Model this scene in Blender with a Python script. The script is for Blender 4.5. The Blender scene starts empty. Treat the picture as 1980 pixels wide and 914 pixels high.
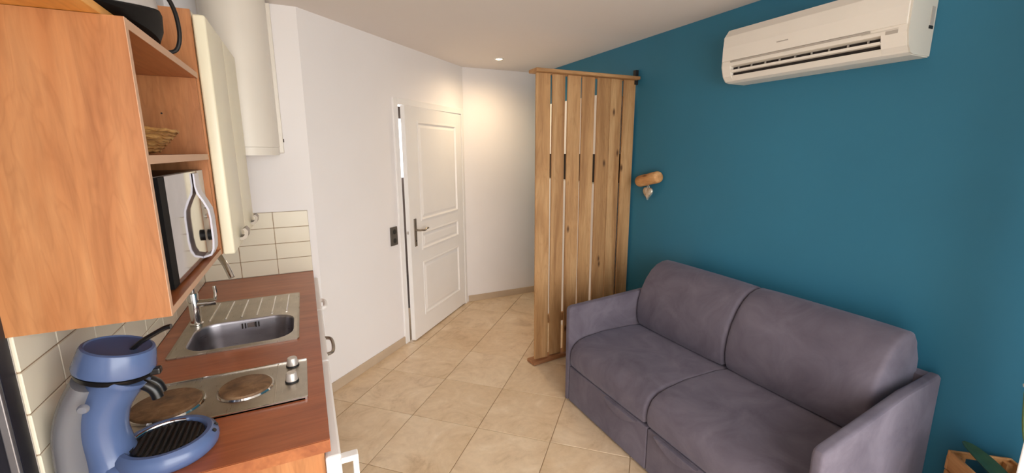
import bpy, bmesh, math, random
from mathutils import Vector, Matrix
random.seed(7)
S = bpy.context.scene
COL = S.collection
PI = math.pi

# ------------------------------------------------------------------ camera
def make_camera():
    yaw, pitch, roll, f = 0.4426, -0.1928, -0.0045, 842.0
    cy, sy, cp, sp = math.cos(yaw), math.sin(yaw), math.cos(pitch), math.sin(pitch)
    fwd = Vector((sy*cp, cy*cp, sp)); right = Vector((cy, -sy, 0)); up = right.cross(fwd)
    r2 = right*math.cos(roll) + up*math.sin(roll); u2 = up*math.cos(roll) - right*math.sin(roll)
    m = Matrix((r2, u2, -fwd)).transposed().to_4x4()
    m.translation = Vector((0.5968, 0.0, 1.6647))
    cd = bpy.data.cameras.new('camera'); co = bpy.data.objects.new('camera', cd); COL.objects.link(co)
    cd.sensor_fit = 'HORIZONTAL'; cd.sensor_width = 36.0; cd.lens = 36.0*f/1980.0
    cd.clip_start = 0.02
    co.matrix_world = m
    S.camera = co
make_camera()

# ------------------------------------------------------------------ light
W = bpy.data.worlds.new('sky'); S.world = W; W.use_nodes = True
_bg = W.node_tree.nodes['Background']
_bg.inputs[0].default_value = (1.0, 0.985, 0.965, 1); _bg.inputs[1].default_value = 5.0
S.view_settings.view_transform = 'Standard'; S.view_settings.look = 'None'
S.view_settings.gamma = 1.0; S.view_settings.use_curve_mapping = False
S.view_settings.exposure = 0.48
# light portal in the opening of the French window behind the camera
pd = bpy.data.lights.new('window_portal', 'AREA'); pd.shape = 'RECTANGLE'; pd.size = 2.83; pd.size_y = 2.35
pd.cycles.is_portal = True
po = bpy.data.objects.new('window_portal', pd); COL.objects.link(po)
po.location = (1.565, -0.86, 1.175); po.rotation_euler = (PI/2, 0, 0)
SPOT_WATTS = 24.0
try:
    S.cycles.use_denoising = True
    S.cycles.max_bounces = 10; S.cycles.diffuse_bounces = 6
    S.cycles.sample_clamp_indirect = 6.0
except Exception:
    pass

# ------------------------------------------------------------------ helpers
def lin(c):
    c = c/255.0
    return c/12.92 if c <= 0.04045 else ((c+0.055)/1.055)**2.4
def rgb(r, g, b): return (lin(r), lin(g), lin(b), 1.0)

class NT:
    def __init__(s, name):
        s.m = bpy.data.materials.new(name); s.m.use_nodes = True
        s.t = s.m.node_tree; s.b = s.t.nodes['Principled BSDF']; s.L = s.t.links
    def n(s, typ, **kw):
        x = s.t.nodes.new(typ)
        for k, v in kw.items(): setattr(x, k, v)
        return x
    def coords(s, scale=(1, 1, 1), per_object=True, rot=(0, 0, 0)):
        tc = s.n('ShaderNodeTexCoord'); mp = s.n('ShaderNodeMapping')
        mp.inputs['Scale'].default_value = scale; mp.inputs['Rotation'].default_value = rot
        if per_object:
            oi = s.n('ShaderNodeObjectInfo'); ml = s.n('ShaderNodeMath', operation='MULTIPLY'); ml.inputs[1].default_value = 37.0
            ad = s.n('ShaderNodeVectorMath', operation='ADD')
            s.L.new(oi.outputs['Random'], ml.inputs[0]); s.L.new(tc.outputs['Object'], ad.inputs[0]); s.L.new(ml.outputs[0], ad.inputs[1])
            s.L.new(ad.outputs[0], mp.inputs[0])
        else:
            s.L.new(tc.outputs['Object'], mp.inputs[0])
        return mp.outputs[0]
    def noise(s, vec, scale=5, detail=3, rough=0.5, dist=0.0):
        x = s.n('ShaderNodeTexNoise'); s.L.new(vec, x.inputs['Vector'])
        x.inputs['Scale'].default_value = scale; x.inputs['Detail'].default_value = detail
        x.inputs['Roughness'].default_value = rough; x.inputs['Distortion'].default_value = dist
        return x.outputs['Fac']
    def ramp(s, fac, stops):
        x = s.n('ShaderNodeValToRGB'); e = x.color_ramp.elements
        while len(e) < len(stops): e.new(0.5)
        for i, (p, c) in enumerate(stops): e[i].position = p; e[i].color = c
        s.L.new(fac, x.inputs[0]); return x.outputs[0]
    def mix(s, fac, a, b, mode='MIX'):
        x = s.n('ShaderNodeMix', data_type='RGBA', blend_type=mode)
        for sock, v in ((x.inputs[0], fac), (x.inputs[6], a), (x.inputs[7], b)):
            if hasattr(v, 'links'): s.L.new(v, sock)
            else: sock.default_value = v
        return x.outputs[2]
    def base(s, v):
        if hasattr(v, 'links'): s.L.new(v, s.b.inputs['Base Color'])
        else: s.b.inputs['Base Color'].default_value = v
    def bump(s, h, strength=0.1, dist=0.005):
        x = s.n('ShaderNodeBump'); x.inputs['Strength'].default_value = strength; x.inputs['Distance'].default_value = dist
        s.L.new(h, x.inputs['Height']); s.L.new(x.outputs[0], s.b.inputs['Normal'])
    def set(s, **kw):
        for k, v in kw.items(): s.b.inputs[k.replace('_', ' ')].default_value = v
        return s

def plain(name, c, rough=0.5, metal=0.0, var=0.06, scale=6, bump=0.0, spec=0.5):
    k = NT(name); v = k.coords(per_object=False)
    f = k.noise(v, scale, 4)
    d = tuple(x*(1-var) for x in c[:3])+(1,)
    l = tuple(min(1, x*(1+var)) for x in c[:3])+(1,)
    k.base(k.ramp(f, [(0.3, d), (0.7, l)]))
    k.set(Roughness=rough, Metallic=metal); k.b.inputs['Specular IOR Level'].default_value = spec
    if bump: k.bump(k.noise(v, scale*30, 3), bump, 0.002)
    return k.m

def wood(name, dark, mid, light, grain='z', sc=1.0, rough=0.42, knots=False, fig=1.0, bump=0.05):
    k = NT(name)
    st = {'x': (0.09, 1, 1), 'y': (1, 0.09, 1), 'z': (1, 1, 0.09)}[grain]
    v = k.coords(tuple(a*sc for a in st))
    big = k.noise(v, 7*fig, 3, 0.55, 1.2)
    fine = k.noise(v, 70, 4, 0.6, 0.3)
    c = k.ramp(big, [(0.28, dark), (0.5, mid), (0.72, light)])
    c2 = k.ramp(fine, [(0.35, (0.72, 0.70, 0.68, 1)), (0.62, (1, 1, 1, 1))])
    c = k.mix(0.5, c, c2, 'MULTIPLY')
    vf = k.coords(tuple(a*sc for a in {'x': (0.16, 1, 1), 'y': (1, 0.16, 1), 'z': (1, 1, 0.16)}[grain]))
    fl = k.noise(vf, 13*fig, 2, 0.4, 2.2)
    c = k.mix(0.45, c, k.ramp(fl, [(0.40, (1, 1, 1, 1)), (0.475, (0.80, 0.74, 0.69, 1)), (0.55, (1, 1, 1, 1))]), 'MULTIPLY')
    if knots:
        vv = k.coords({'x': (3, 8, 8), 'y': (8, 3, 8), 'z': (8, 8, 3.4)}[grain])
        vo = k.n('ShaderNodeTexVoronoi'); vo.inputs['Scale'].default_value = 1.0
        k.L.new(vv, vo.inputs['Vector'])
        kn = k.ramp(vo.outputs['Distance'], [(0.04, (1, 1, 1, 1)), (0.13, (0, 0, 0, 1))])
        c = k.mix(kn, c, (dark[0]*0.3, dark[1]*0.26, dark[2]*0.22, 1))
    if knots:
        oi = k.n('ShaderNodeObjectInfo'); c = k.mix(0.55, c, k.ramp(oi.outputs['Random'], [(0.0, (0.70, 0.66, 0.62, 1)), (0.5, (0.9, 0.88, 0.86, 1)), (1.0, (1, 1, 1, 1))]), 'MULTIPLY')
    k.base(c); k.set(Roughness=rough)
    k.bump(fine, bump, 0.003)
    return k.m

M = {}
M['white_wall'] = plain('white_wall_paint', rgb(238, 235, 235), 0.75, var=0.015, scale=2, bump=0.04)
M['ceiling'] = plain('ceiling_paint', rgb(226, 219, 215), 0.85, var=0.012, scale=1.5, bump=0.03)
M['blue'] = plain('petrol_blue_paint', rgb(43, 115, 144), 0.62, var=0.05, scale=1.3, bump=0.05)
M['cherry'] = wood('cherry_laminate', rgb(164, 101, 57), rgb(186, 124, 76), rgb(200, 142, 93), 'z', 1.0, 0.4, fig=1.5)
M['cherry_edge'] = plain('cherry_edge_band', rgb(198, 158, 128), 0.5, var=0.04)
M['cherry_in'] = wood('cherry_laminate_horizontal', rgb(150, 82, 44), rgb(172, 102, 58), rgb(188, 122, 76), 'y', 1.0, 0.4)
M['board'] = wood('orange_board', rgb(214, 140, 56), rgb(228, 158, 72), rgb(238, 176, 92), 'y', 1.0, 0.4)
M['counter'] = wood('countertop_laminate', rgb(150, 80, 48), rgb(172, 97, 60), rgb(188, 115, 76), 'x', 1.2, 0.33, fig=0.9)
M['pine'] = wood('reclaimed_pine', rgb(156, 112, 70), rgb(190, 146, 98), rgb(210, 170, 122), 'z', 1.0, 0.65, knots=True, bump=0.15)
M['pine_h'] = wood('reclaimed_pine_cap', rgb(156, 112, 70), rgb(190, 146, 98), rgb(210, 170, 122), 'x', 1.0, 0.65, knots=True, bump=0.15)
M['foot_wood'] = wood('dark_foot_wood', rgb(128, 84, 52), rgb(158, 108, 70), rgb(180, 130, 88), 'x', 1.0, 0.7)
M['crate'] = wood('crate_wood', rgb(178, 122, 70), rgb(204, 148, 92), rgb(222, 172, 116), 'y', 1.0, 0.65)
M['log'] = wood('log_wood', rgb(200, 142, 88), rgb(222, 168, 112), rgb(234, 190, 138), 'y', 2.0, 0.7, knots=True)
M['cream'] = plain('cream_lacquer', rgb(236, 230, 204), 0.35, var=0.02, scale=3)
M['white_lacq'] = plain('white_lacquer', rgb(240, 238, 236), 0.3, var=0.01)
M['white_pl'] = plain('white_plastic', rgb(232, 226, 216), 0.38, var=0.015)
M['grey_pl'] = plain('grey_plastic', rgb(176, 168, 158), 0.45, var=0.03)
M['lightgrey_pl'] = plain('light_grey_plastic', rgb(208, 202, 190), 0.42, var=0.02)
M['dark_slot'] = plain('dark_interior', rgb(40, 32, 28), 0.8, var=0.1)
M['black_pl'] = plain('black_plastic', rgb(18, 17, 18), 0.28, var=0.1)
M['black_matt'] = plain('black_matt_plastic', rgb(26, 25, 26), 0.55, var=0.1)
M['black_flat'] = plain('black_flat_plastic', rgb(14, 13, 14), 0.7, var=0.1, spec=0.15)
M['dark_al'] = plain('dark_blue_aluminium', rgb(22, 21, 32), 0.45, 0.0, var=0.1)
M['dark_glass'] = plain('dark_blue_glass', rgb(30, 34, 62), 0.1, 0.0, var=0.3, scale=3)
M['alu'] = plain('aluminium_strip', rgb(150, 146, 148), 0.4, 0.8)
M['steel'] = None
def steel(name, c, rough, sc=(40, 2, 2), metal=1.0):
    k = NT(name); v = k.coords(sc, False)
    f = k.noise(v, 5, 4, 0.6); v2 = k.coords((1, 1, 1), False); g = k.noise(v2, 9, 4, 0.6)
    a = tuple(x*0.82 for x in c[:3])+(1,)
    k.base(k.ramp(g, [(0.35, a), (0.65, c)]))
    k.L.new(k.ramp(f, [(0.3, (rough*0.8,)*3+(1,)), (0.7, (rough*1.25,)*3+(1,))]), k.b.inputs['Roughness'])
    k.set(Metallic=metal)
    return k.m
M['steel'] = steel('brushed_steel', rgb(196, 188, 176), 0.32)
M['steel_bowl'] = steel('steel_bowl', rgb(172, 168, 174), 0.34, (3, 3, 30))
M['chrome'] = steel('chrome', rgb(225, 222, 220), 0.1, (2, 2, 2))
M['nickel'] = steel('satin_nickel', rgb(158, 148, 136), 0.38, (2, 2, 2), 0.85)
M['knob'] = steel('satin_silver', rgb(224, 216, 208), 0.38, (2, 2, 2), 0.55)
M['mirror'] = steel('mirror_door', rgb(176, 172, 172), 0.06, (2, 2, 2))
M['silver'] = steel('silver_heart', rgb(226, 220, 206), 0.28, (2, 2, 2), 0.7)
M['tile'] = plain('glazed_wall_tile', rgb(228, 220, 200), 0.22, var=0.03, scale=2)
M['grout'] = plain('tile_grout', rgb(150, 126, 100), 0.9, var=0.08, scale=30)
M['fgrout'] = plain('floor_grout', rgb(166, 142, 114), 0.9, var=0.1, scale=30)
M['plinth'] = plain('floor_plinth_tile', rgb(194, 174, 150), 0.5, var=0.07, scale=5)
def floor_tile():
    k = NT('beige_stone_floor_tile'); v = k.coords((1, 1, 1), True)
    a = k.noise(v, 3.6, 7, 0.66, 1.6); b = k.noise(v, 1.6, 3, 0.5, 0.5); c = k.noise(v, 26, 4, 0.6)
    col = k.ramp(a, [(0.30, rgb(180, 152, 120)), (0.44, rgb(213, 188, 156)), (0.58, rgb(223, 201, 171)), (0.74, rgb(235, 218, 195))])
    col = k.mix(0.35, col, k.ramp(b, [(0.3, rgb(198, 166, 126)), (0.7, rgb(232, 213, 187))]))
    col = k.mix(0.25, col, k.ramp(c, [(0.3, (0.7, 0.68, 0.66, 1)), (0.6, (1, 1, 1, 1))]), 'MULTIPLY')
    k.base(col); k.set(Roughness=0.46); k.bump(a, 0.12, 0.004); return k.m
M['ftile'] = floor_tile()
def velvet():
    k = NT('grey_violet_velour'); v = k.coords((1, 1, 1), False)
    a = k.noise(v, 4.5, 6, 0.62, 1.0); f = k.noise(v, 260, 2, 0.6)
    col = k.ramp(a, [(0.3, rgb(87, 80, 91)), (0.7, rgb(110, 103, 114))])
    k.base(col); k.set(Roughness=0.85); k.b.inputs['Sheen Weight'].default_value = 0.28
    k.b.inputs['Sheen Roughness'].default_value = 0.45; k.b.inputs['Sheen Tint'].default_value = rgb(190, 195, 225)
    k.b.inputs['Specular IOR Level'].default_value = 0.2
    k.bump(f, 0.12, 0.002); return k.m
M['velvet'] = velvet()
M['blue_pl'] = plain('blue_plastic', rgb(84, 102, 142), 0.2, var=0.03)
M['blue_dk'] = plain('blue_plastic_lid', rgb(76, 92, 130), 0.3, var=0.03)
M['plate'] = None
def hotplate():
    k = NT('worn_cast_iron'); v = k.coords((1, 1, 1), True)
    a = k.noise(v, 22, 5, 0.65, 0.5)
    k.base(k.ramp(a, [(0.3, rgb(96, 72, 52)), (0.55, rgb(136, 104, 74)), (0.75, rgb(160, 128, 96))]))
    k.set(Roughness=0.6, Metallic=0.25); return k.m
M['plate'] = hotplate()
def tank():
    k = NT('smoky_clear_plastic'); k.base(rgb(168, 168, 174))
    k.set(Roughness=0.22, IOR=1.2); k.b.inputs['Transmission Weight'].default_value = 0.62; return k.m
M['tank'] = tank()
def glass():
    k = NT('window_glass'); t = k.t
    tr = k.n('ShaderNodeBsdfTransparent'); gl = k.n('ShaderNodeBsdfGlossy'); gl.inputs['Roughness'].default_value = 0.02
    fr = k.n('ShaderNodeFresnel'); fr.inputs[0].default_value = 1.45
    nz = k.noise(k.coords(per_object=False), 2, 1); tint = k.ramp(nz, [(0, (0.95, 0.97, 0.97, 1)), (1, (0.97, 0.98, 0.98, 1))])
    k.L.new(tint, tr.inputs[0])
    mx = k.n('ShaderNodeMixShader'); k.L.new(fr.outputs[0], mx.inputs[0]); k.L.new(tr.outputs[0], mx.inputs[1]); k.L.new(gl.outputs[0], mx.inputs[2])
    k.L.new(mx.outputs[0], t.nodes['Material Output'].inputs[0]); return k.m
M['glass'] = glass()
def emit(name, c, s):
    k = NT(name); nz = k.noise(k.coords(per_object=False), 3, 1)
    col = k.ramp(nz, [(0, tuple(x*0.97 for x in c[:3])+(1,)), (1, c)])
    k.base(c); k.L.new(col, k.b.inputs['Emission Color']); k.b.inputs['Emission Strength'].default_value = s; return k.m
M['lamp'] = emit('lamp_glow', (1.0, 0.82, 0.55, 1), 14.0)
M['daylight'] = emit('daylit_window', (0.95, 0.97, 1.0, 1), 3.0)
M['strap'] = plain('grey_handle_plastic', rgb(196, 194, 204), 0.35, 0.2, var=0.03)
M['straw'] = wood('woven_straw', rgb(120, 78, 36), rgb(184, 134, 70), rgb(222, 178, 110), 'y', 6.0, 0.7)
M['leaf'] = plain('orchid_leaf', rgb(40, 66, 44), 0.35, var=0.25, scale=20)
M['stem'] = plain('orchid_stem', rgb(96, 120, 70), 0.5, var=0.15, scale=20)
M['petal'] = plain('orchid_petal', rgb(226, 214, 206), 0.5, var=0.05, scale=20)
M['bark'] = plain('bark_mix', rgb(92, 66, 44), 0.9, var=0.4, scale=40)
M['pot'] = plain('clear_pot', rgb(206, 204, 196), 0.3)
M['socket'] = plain('dark_grey_socket', rgb(88, 82, 76), 0.45, var=0.05)
M['socket_in'] = plain('socket_hole', rgb(40, 37, 34), 0.5)
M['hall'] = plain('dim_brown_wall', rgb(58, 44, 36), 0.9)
M['terrace'] = plain('terrace_paving', rgb(196, 188, 176), 0.8, var=0.08)
M['greylid'] = plain('grey_gloss_lid', rgb(196, 192, 190), 0.15, var=0.08, scale=10)

MW = {}
def thing(name, label, cat, loc=(0, 0, 0), rotz=0.0, group=None):
    o = bpy.data.objects.new(name, None); COL.objects.link(o)
    o.location = loc; o.rotation_euler = (0, 0, rotz); o.empty_display_size = 0.05
    MW[o.name] = Matrix.Translation(Vector(loc)) @ Matrix.Rotation(rotz, 4, 'Z')
    o['label'] = label; o['category'] = cat
    if group: o['group'] = group
    return o
def obj(name, bm, mat, parent=None, smooth=False, local=False, angle=0.6):
    me = bpy.data.meshes.new(name)
    if parent is not None and not local:
        bmesh.ops.transform(bm, matrix=MW[parent.name].inverted(), verts=bm.verts)
    bmesh.ops.recalc_face_normals(bm, faces=bm.faces)
    if smooth:
        for f in bm.faces: f.smooth = True
        for e in bm.edges:
            if len(e.link_faces) == 2 and e.calc_face_angle(0) > angle: e.smooth = False
    bm.to_mesh(me); bm.free()
    me.materials.append(M[mat] if isinstance(mat, str) else mat)
    o = bpy.data.objects.new(name, me); COL.objects.link(o)
    if parent is not None:
        o.parent = parent; MW[o.name] = MW[parent.name]
    else: MW[o.name] = Matrix.Identity(4)
    return o
def rebase(o, loc):
    """move a one-mesh thing's origin to loc"""
    o.data.transform(Matrix.Translation(-Vector(loc))); o.location = loc; return o
def tag(o, label, cat, group=None):
    o['label'] = label; o['category'] = cat
    if group: o['group'] = group
    return o
def struct(name, bm, mat, label=None, parent=None, smooth=False):
    o = obj(name, bm, mat, parent, smooth)
    if parent is None:
        o['kind'] = 'structure'
        if label: o['label'] = label
    return o
def copy_part(src, parent, offset=(0, 0, 0)):
    c = src.copy(); COL.objects.link(c); c.parent = parent
    c.location = Vector(src.location)+Vector(offset)
    return c

def new(): return bmesh.new()
def box(bm, lo, hi, bevel=0.0, seg=2, mat=None):
    lo, hi = Vector(lo), Vector(hi)
    r = bmesh.ops.create_cube(bm, size=1.0)
    vs = r['verts']
    for v in vs:
        v.co = Vector(((v.co.x+0.5)*(hi.x-lo.x)+lo.x, (v.co.y+0.5)*(hi.y-lo.y)+lo.y, (v.co.z+0.5)*(hi.z-lo.z)+lo.z))
    if bevel > 0:
        es = list({e for v in vs for e in v.link_edges})
        rr = bmesh.ops.bevel(bm, geom=es, offset=bevel, segments=seg, profile=0.5, affect='EDGES', clamp_overlap=True)
        vs = list({v for f in rr['faces'] for v in f.verts} | {v for v in vs if v.is_valid})
    if mat is not None: bmesh.ops.transform(bm, matrix=mat, verts=vs)
    return vs
def bx(lo, hi, bevel=0.0, seg=2, mat=None):
    bm = new(); box(bm, lo, hi, bevel, seg, mat); return bm
def prism(pts, axis, a0, a1, bevel=0.0, seg=2, bm=None):
    """extrude a 2D outline along axis; axis y: pts are (x,z), x: (y,z), z: (x,y)"""
    bm = bm or new()
    def P(p, a):
        return {'y': Vector((p[0], a, p[1])), 'x': Vector((a, p[0], p[1])), 'z': Vector((p[0], p[1], a))}[axis]
    A = [bm.verts.new(P(p, a0)) for p in pts]; B = [bm.verts.new(P(p, a1)) for p in pts]
    n = len(pts)
    fa = bm.faces.new(A); fb = bm.faces.new(list(reversed(B)))
    for i in range(n): bm.faces.new((A[i], B[i], B[(i+1) % n], A[(i+1) % n]))
    if bevel > 0:
        es = list(fa.edges)+list(fb.edges)
        bmesh.ops.bevel(bm, geom=es, offset=bevel, segments=seg, profile=0.5, affect='EDGES', clamp_overlap=True)
    return bm
def lathe(prof, center=(0, 0, 0), n=40, mat=None, bm=None, sx=1.0, sy=1.0, closed=False):
    bm = bm or new(); rings = []; allv = []
    for r, z in prof:
        if r < 1e-6:
            v = bm.verts.new((0, 0, z)); rings.append([v]); allv.append(v)
        else:
            ring = [bm.verts.new((r*sx*math.cos(2*PI*i/n), r*sy*math.sin(2*PI*i/n), z)) for i in range(n)]
            rings.append(ring); allv += ring
    pairs = list(zip(rings[:-1], rings[1:]))
    if closed: pairs.append((rings[-1], rings[0]))
    for a, b in pairs:
        for i in range(n):
            j = (i+1) % n
            if len(a) == 1 and len(b) == 1: continue
            if len(a) == 1: bm.faces.new((a[0], b[i], b[j]))
            elif len(b) == 1: bm.faces.new((a[i], b[0], a[j]))
            else: bm.faces.new((a[i], b[i], b[j], a[j]))
    m = Matrix.Translation(Vector(center))
    if mat is not None: m = m @ mat
    bmesh.ops.transform(bm, matrix=m, verts=allv)
    return bm
def spline(pts, k=6):
    P = [Vector(p) for p in pts]; out = []
    for i in range(len(P)-1):
        p0 = P[max(i-1, 0)]; p1 = P[i]; p2 = P[i+1]; p3 = P[min(i+2, len(P)-1)]
        for s in range(k):
            t = s/k
            out.append(0.5*((2*p1)+(-p0+p2)*t+(2*p0-5*p1+4*p2-p3)*t*t+(-p0+3*p1-3*p2+p3)*t**3))
    out.append(P[-1]); return out
def tube(pts, rad, n=12, bm=None, flat=(1.0, 1.0), up=None, cap=True):
    """sweep an ellipse along a polyline; rad is a number or one per point"""
    bm = bm or new(); P = [Vector(p) for p in pts]; rings = []
    R = rad if isinstance(rad, (list, tuple)) else [rad]*len(P)
    ref = Vector(up) if up else None
    side = None
    for i, p in enumerate(P):
        t = (P[min(i+1, len(P)-1)]-P[max(i-1, 0)]).normalized()
        if ref is not None:
            a = t.cross(ref).normalized()
        else:
            if side is None:
                a = t.cross(Vector((0, 0, 1)) if abs(t.z) < 0.9 else Vector((1, 0, 0))).normalized()
            else:
                a = (side - t*side.dot(t)).normalized()
            side = a
        b = t.cross(a).normalized()
        rings.append([bm.verts.new(p+a*R[i]*flat[0]*math.cos(2*PI*k/n)+b*R[i]*flat[1]*math.sin(2*PI*k/n)) for k in range(n)])
    for A, B in zip(rings[:-1], rings[1:]):
        for k in range(n): bm.faces.new((A[k], A[(k+1) % n], B[(k+1) % n], B[k]))
    if cap:
        bm.faces.new(list(reversed(rings[0]))); bm.faces.new(rings[-1])
    return bm
def cyl(p0, p1, r, n=20, bm=None): return tube([p0, p1], r, n, bm)
def rrect(x0, x1, y0, y1, r, k=5):
    out = []
    for cx, cy, a in ((x1-r, y1-r, 0), (x0+r, y1-r, 90), (x0+r, y0+r, 180), (x1-r, y0+r, 270)):
        for i in range(k+1):
            t = math.radians(a+90*i/k); out.append((cx+r*math.cos(t), cy+r*math.sin(t)))
    return out

# ------------------------------------------------------------------ room
X, YE, YB, H, YF = 3.0625, 3.0773, 4.4572, 2.513, -0.85
D0 = Vector((0.64, YE, 0)); D1 = Vector((2.1534, YB, 0)); DU = (D1-D0).normalized(); DN = Vector((DU.y, -DU.x, 0)); DL = (D1-D0).length
DROT = math.atan2(DU.y, DU.x)
DM = Matrix.Translation(D0) @ Matrix.Rotation(DROT, 4, 'Z')      # local: +x along the wall, -y into the room

floor = struct('floor', bx((-0.1, YF-0.1, -0.12), (X+0.1, YB+0.1, -0.004)), 'fgrout', 'floor of large beige stone tiles laid diagonally')
struct('ceiling', bx((-0.12, YF-0.12, H), (X+0.12, YB+0.12, H+0.1)), 'ceiling', 'smooth off-white ceiling')
struct('wall_right', bx((X, YF-0.1, -0.1), (X+0.12, YB+0.1, H)), 'blue', 'petrol blue painted wall behind the sofa')
struct('wall_back', bx((D1.x-0.06, YB, -0.1), (X, YB+0.1, H)), 'white_wall', 'short white wall at the end of the passage')
struct('wall_kitchen_end', bx((-0.1, YE, -0.1), (0.64, YE+0.1, H)), 'white_wall', 'white wall at the far end of the kitchenette')
struct('wall_left', bx((-0.12, 1.237, -0.1), (0.0, YE, H)), 'white_wall', 'white wall behind the kitchenette')
bm = new()
S0, S1, DT = 0.912, 1.985, 2.05                                   # door opening on the diagonal wall
box(bm, (0, 0, -0.1), (S0, 0.1, H), mat=DM); box(bm, (S0, 0, DT), (S1, 0.1, H), mat=DM); box(bm, (S1, 0, -0.1), (DL, 0.1, H), mat=DM)
struct('wall_diagonal', bm, 'white_wall', 'white slanted wall with the panelled door')
# window wall behind the camera and the left wall stretch with the dark glazed frame
bm = new()
box(bm, (-0.12, YF-0.12, -0.1), (0.15, YF, H)); box(bm, (2.98, YF-0.12, -0.1), (X, YF, H)); box(bm, (0.15, YF-0.12, 2.35), (2.98, YF, H))
struct('wall_front', bm, 'white_wall', 'white wall with the French window opening')
bm = new(); box(bm, (-0.12, YF, -0.1), (0.0, 0.25, H)); box(bm, (-0.12, 0.25, 2.3), (0.0, 1.237, H))
struct('wall_left_front', bm, 'white_wall', 'white wall beside the dark glazed frame')
struct('floor_terrace', bx((-4, -6, -0.16), (8, YF-0.12, -0.1)), 'terrace', 'pale terrace paving outside the window')

# dark window frame left of the kitchenette
w2 = bpy.data.objects.new('window_2', None); COL.objects.link(w2); w2.location = (0, 0.75, 0); w2['kind'] = 'structure'
w2['label'] = 'dark blue metal glazed frame at the left end of the counter'; MW[w2.name] = Matrix.Translation((0, 0.75, 0))
bm = new(); box(bm, (-0.1, 1.185, 0), (0.003, 1.236, 2.3), 0.003); box(bm, (-0.1, 0.25, 0), (0.003, 0.31, 2.3), 0.003)
box(bm, (-0.1, 0.31, 2.24), (0.003, 1.185, 2.3)); box(bm, (-0.1, 0.31, 0), (0.003, 1.185, 0.08))
obj('window_frame', bm, 'dark_al', w2)
obj('seal_strip', bx((-0.012, 1.176, 0.08), (0.002, 1.185, 2.24), 0.002), 'alu', w2)
obj('pane', bx((-0.05, 0.31, 0.08), (-0.035, 1.185, 2.24)), 'dark_glass', w2)

# French window behind the camera, one leaf folded into the room at the right
w1 = bpy.data.objects.new('window_1', None); COL.objects.link(w1); w1.location = (1.4, YF, 0); w1['kind'] = 'structure'
w1['label'] = 'white framed French window'; MW[w1.name] = Matrix.Translation((1.4, YF, 0))
bm = new(); box(bm, (0.15, YF-0.1, -0.1), (0.2, YF-0.03, 2.35)); box(bm, (2.5, YF-0.1, -0.1), (2.55, YF-0.03, 2.30)); box(bm, (2.93, YF-0.1, -0.1), (2.98, YF-0.03, 2.35)); box(bm, (0.2, YF-0.1, 2.30), (2.93, YF-0.03, 2.35))
obj('window_frame', bm, 'white_lacq', w1)
LX, LY = 2.502, 0.40
leaf = obj('window_leaf', bx((LX, LY-0.075, 0.02), (LX+0.05, LY, 2.2), 0.004), 'white_lacq', w1)
bm = new(); box(bm, (LX, YF-0.02, 0.02), (LX+0.05, YF+0.055, 2.2)); box(bm, (LX, YF+0.055, 2.11), (LX+0.05, LY-0.075, 2.2)); box(bm, (LX, YF+0.055, 0.02), (LX+0.05, LY-0.075, 0.16))
obj('leaf_rail', bm, 'white_lacq', leaf)
obj('pane', bx((LX+0.02, YF+0.055, 0.16), (LX+0.03, LY-0.075, 2.11)), 'glass', leaf)

# floor tiles: 45 degree grid, clipped at the walls
TS, TT, GAP = 0.474, 0.4525, 0.0045
SO, TO = 2.158, -0.949                                            # grid origin along and across the 47 degree joints
GC, GS = math.cos(math.radians(47)), math.sin(math.radians(47))
def clip(poly, px, py, nx, ny):
    out = []
    for i in range(len(poly)):
        a, b = poly[i], poly[(i+1) % len(poly)]
        da = (a[0]-px)*nx+(a[1]-py)*ny; db = (b[0]-px)*nx+(b[1]-py)*ny
        if da >= 0: out.append(a)
        if (da >= 0) != (db >= 0):
            t = da/(da-db); out.append((a[0]+(b[0]-a[0])*t, a[1]+(b[1]-a[1])*t))
    return out
full_me = None
for i in range(-9, 11):
    for j in range(-8, 12):
        s0, t0 = SO+i*TS+GAP/2, TO+j*TT+GAP/2; s1, t1 = s0+TS-GAP, t0+TT-GAP
        q = [(s*GC+t*GS, s*GS-t*GC) for s, t in ((s0, t0), (s1, t0), (s1, t1), (s0, t1))]
        c = (sum(p[0] for p in q)/4, sum(p[1] for p in q)/4)
        pl = q
        for (px, py, nx, ny) in ((0, 0, 1, 0), (X, 0, -1, 0), (0, YF, 0, 1), (0, YB, 0, -1), (D0.x, D0.y, DN.x, DN.y)):
            if pl: pl = clip(pl, px, py, nx, ny)
        if len(pl) < 3: continue
        area = abs(sum(pl[k][0]*pl[(k+1) % len(pl)][1]-pl[(k+1) % len(pl)][0]*pl[k][1] for k in range(len(pl))))/2
        if area < 0.002: continue
        isfull = area > (TS-GAP)*(TT-GAP)*0.999
        if isfull and full_me is not None:
            o = bpy.data.objects.new('floor_tile', full_me); COL.objects.link(o); o.parent = floor
            o.location = (c[0], c[1], 0); MW[o.name] = Matrix.Identity(4)
        else:
            bm = prism([(p[0]-c[0], p[1]-c[1]) for p in pl], 'z', -0.01, 0.0)
            if isfull:
                top = [e for e in bm.edges if all(v.co.z > -0.001 for v in e.verts)]
                bmesh.ops.bevel(bm, geom=top, offset=0.002, segments=1, affect='EDGES')
            o = obj('floor_tile', bm, 'ftile', floor, local=True); o.location = (c[0], c[1], 0)
            if isfull: full_me = o.data
        o.rotation_euler = (0, 0, 0)

# baseboards
struct('baseboard_diagonal', bx((0.0, -0.012, 0), (S0-0.05, 0.0, 0.07), 0.002, mat=DM), 'plinth', 'beige tile skirting under the slanted wall')
struct('baseboard_back', bx((D1.x+0.01, YB-0.012, 0), (X, YB, 0.07), 0.002), 'plinth', 'beige tile skirting of the end wall')
struct('baseboard_right', bx((X-0.012, YF, 0), (X, YB-0.012, 0.07), 0.002), 'plinth', 'beige tile skirting under the blue wall')

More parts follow.
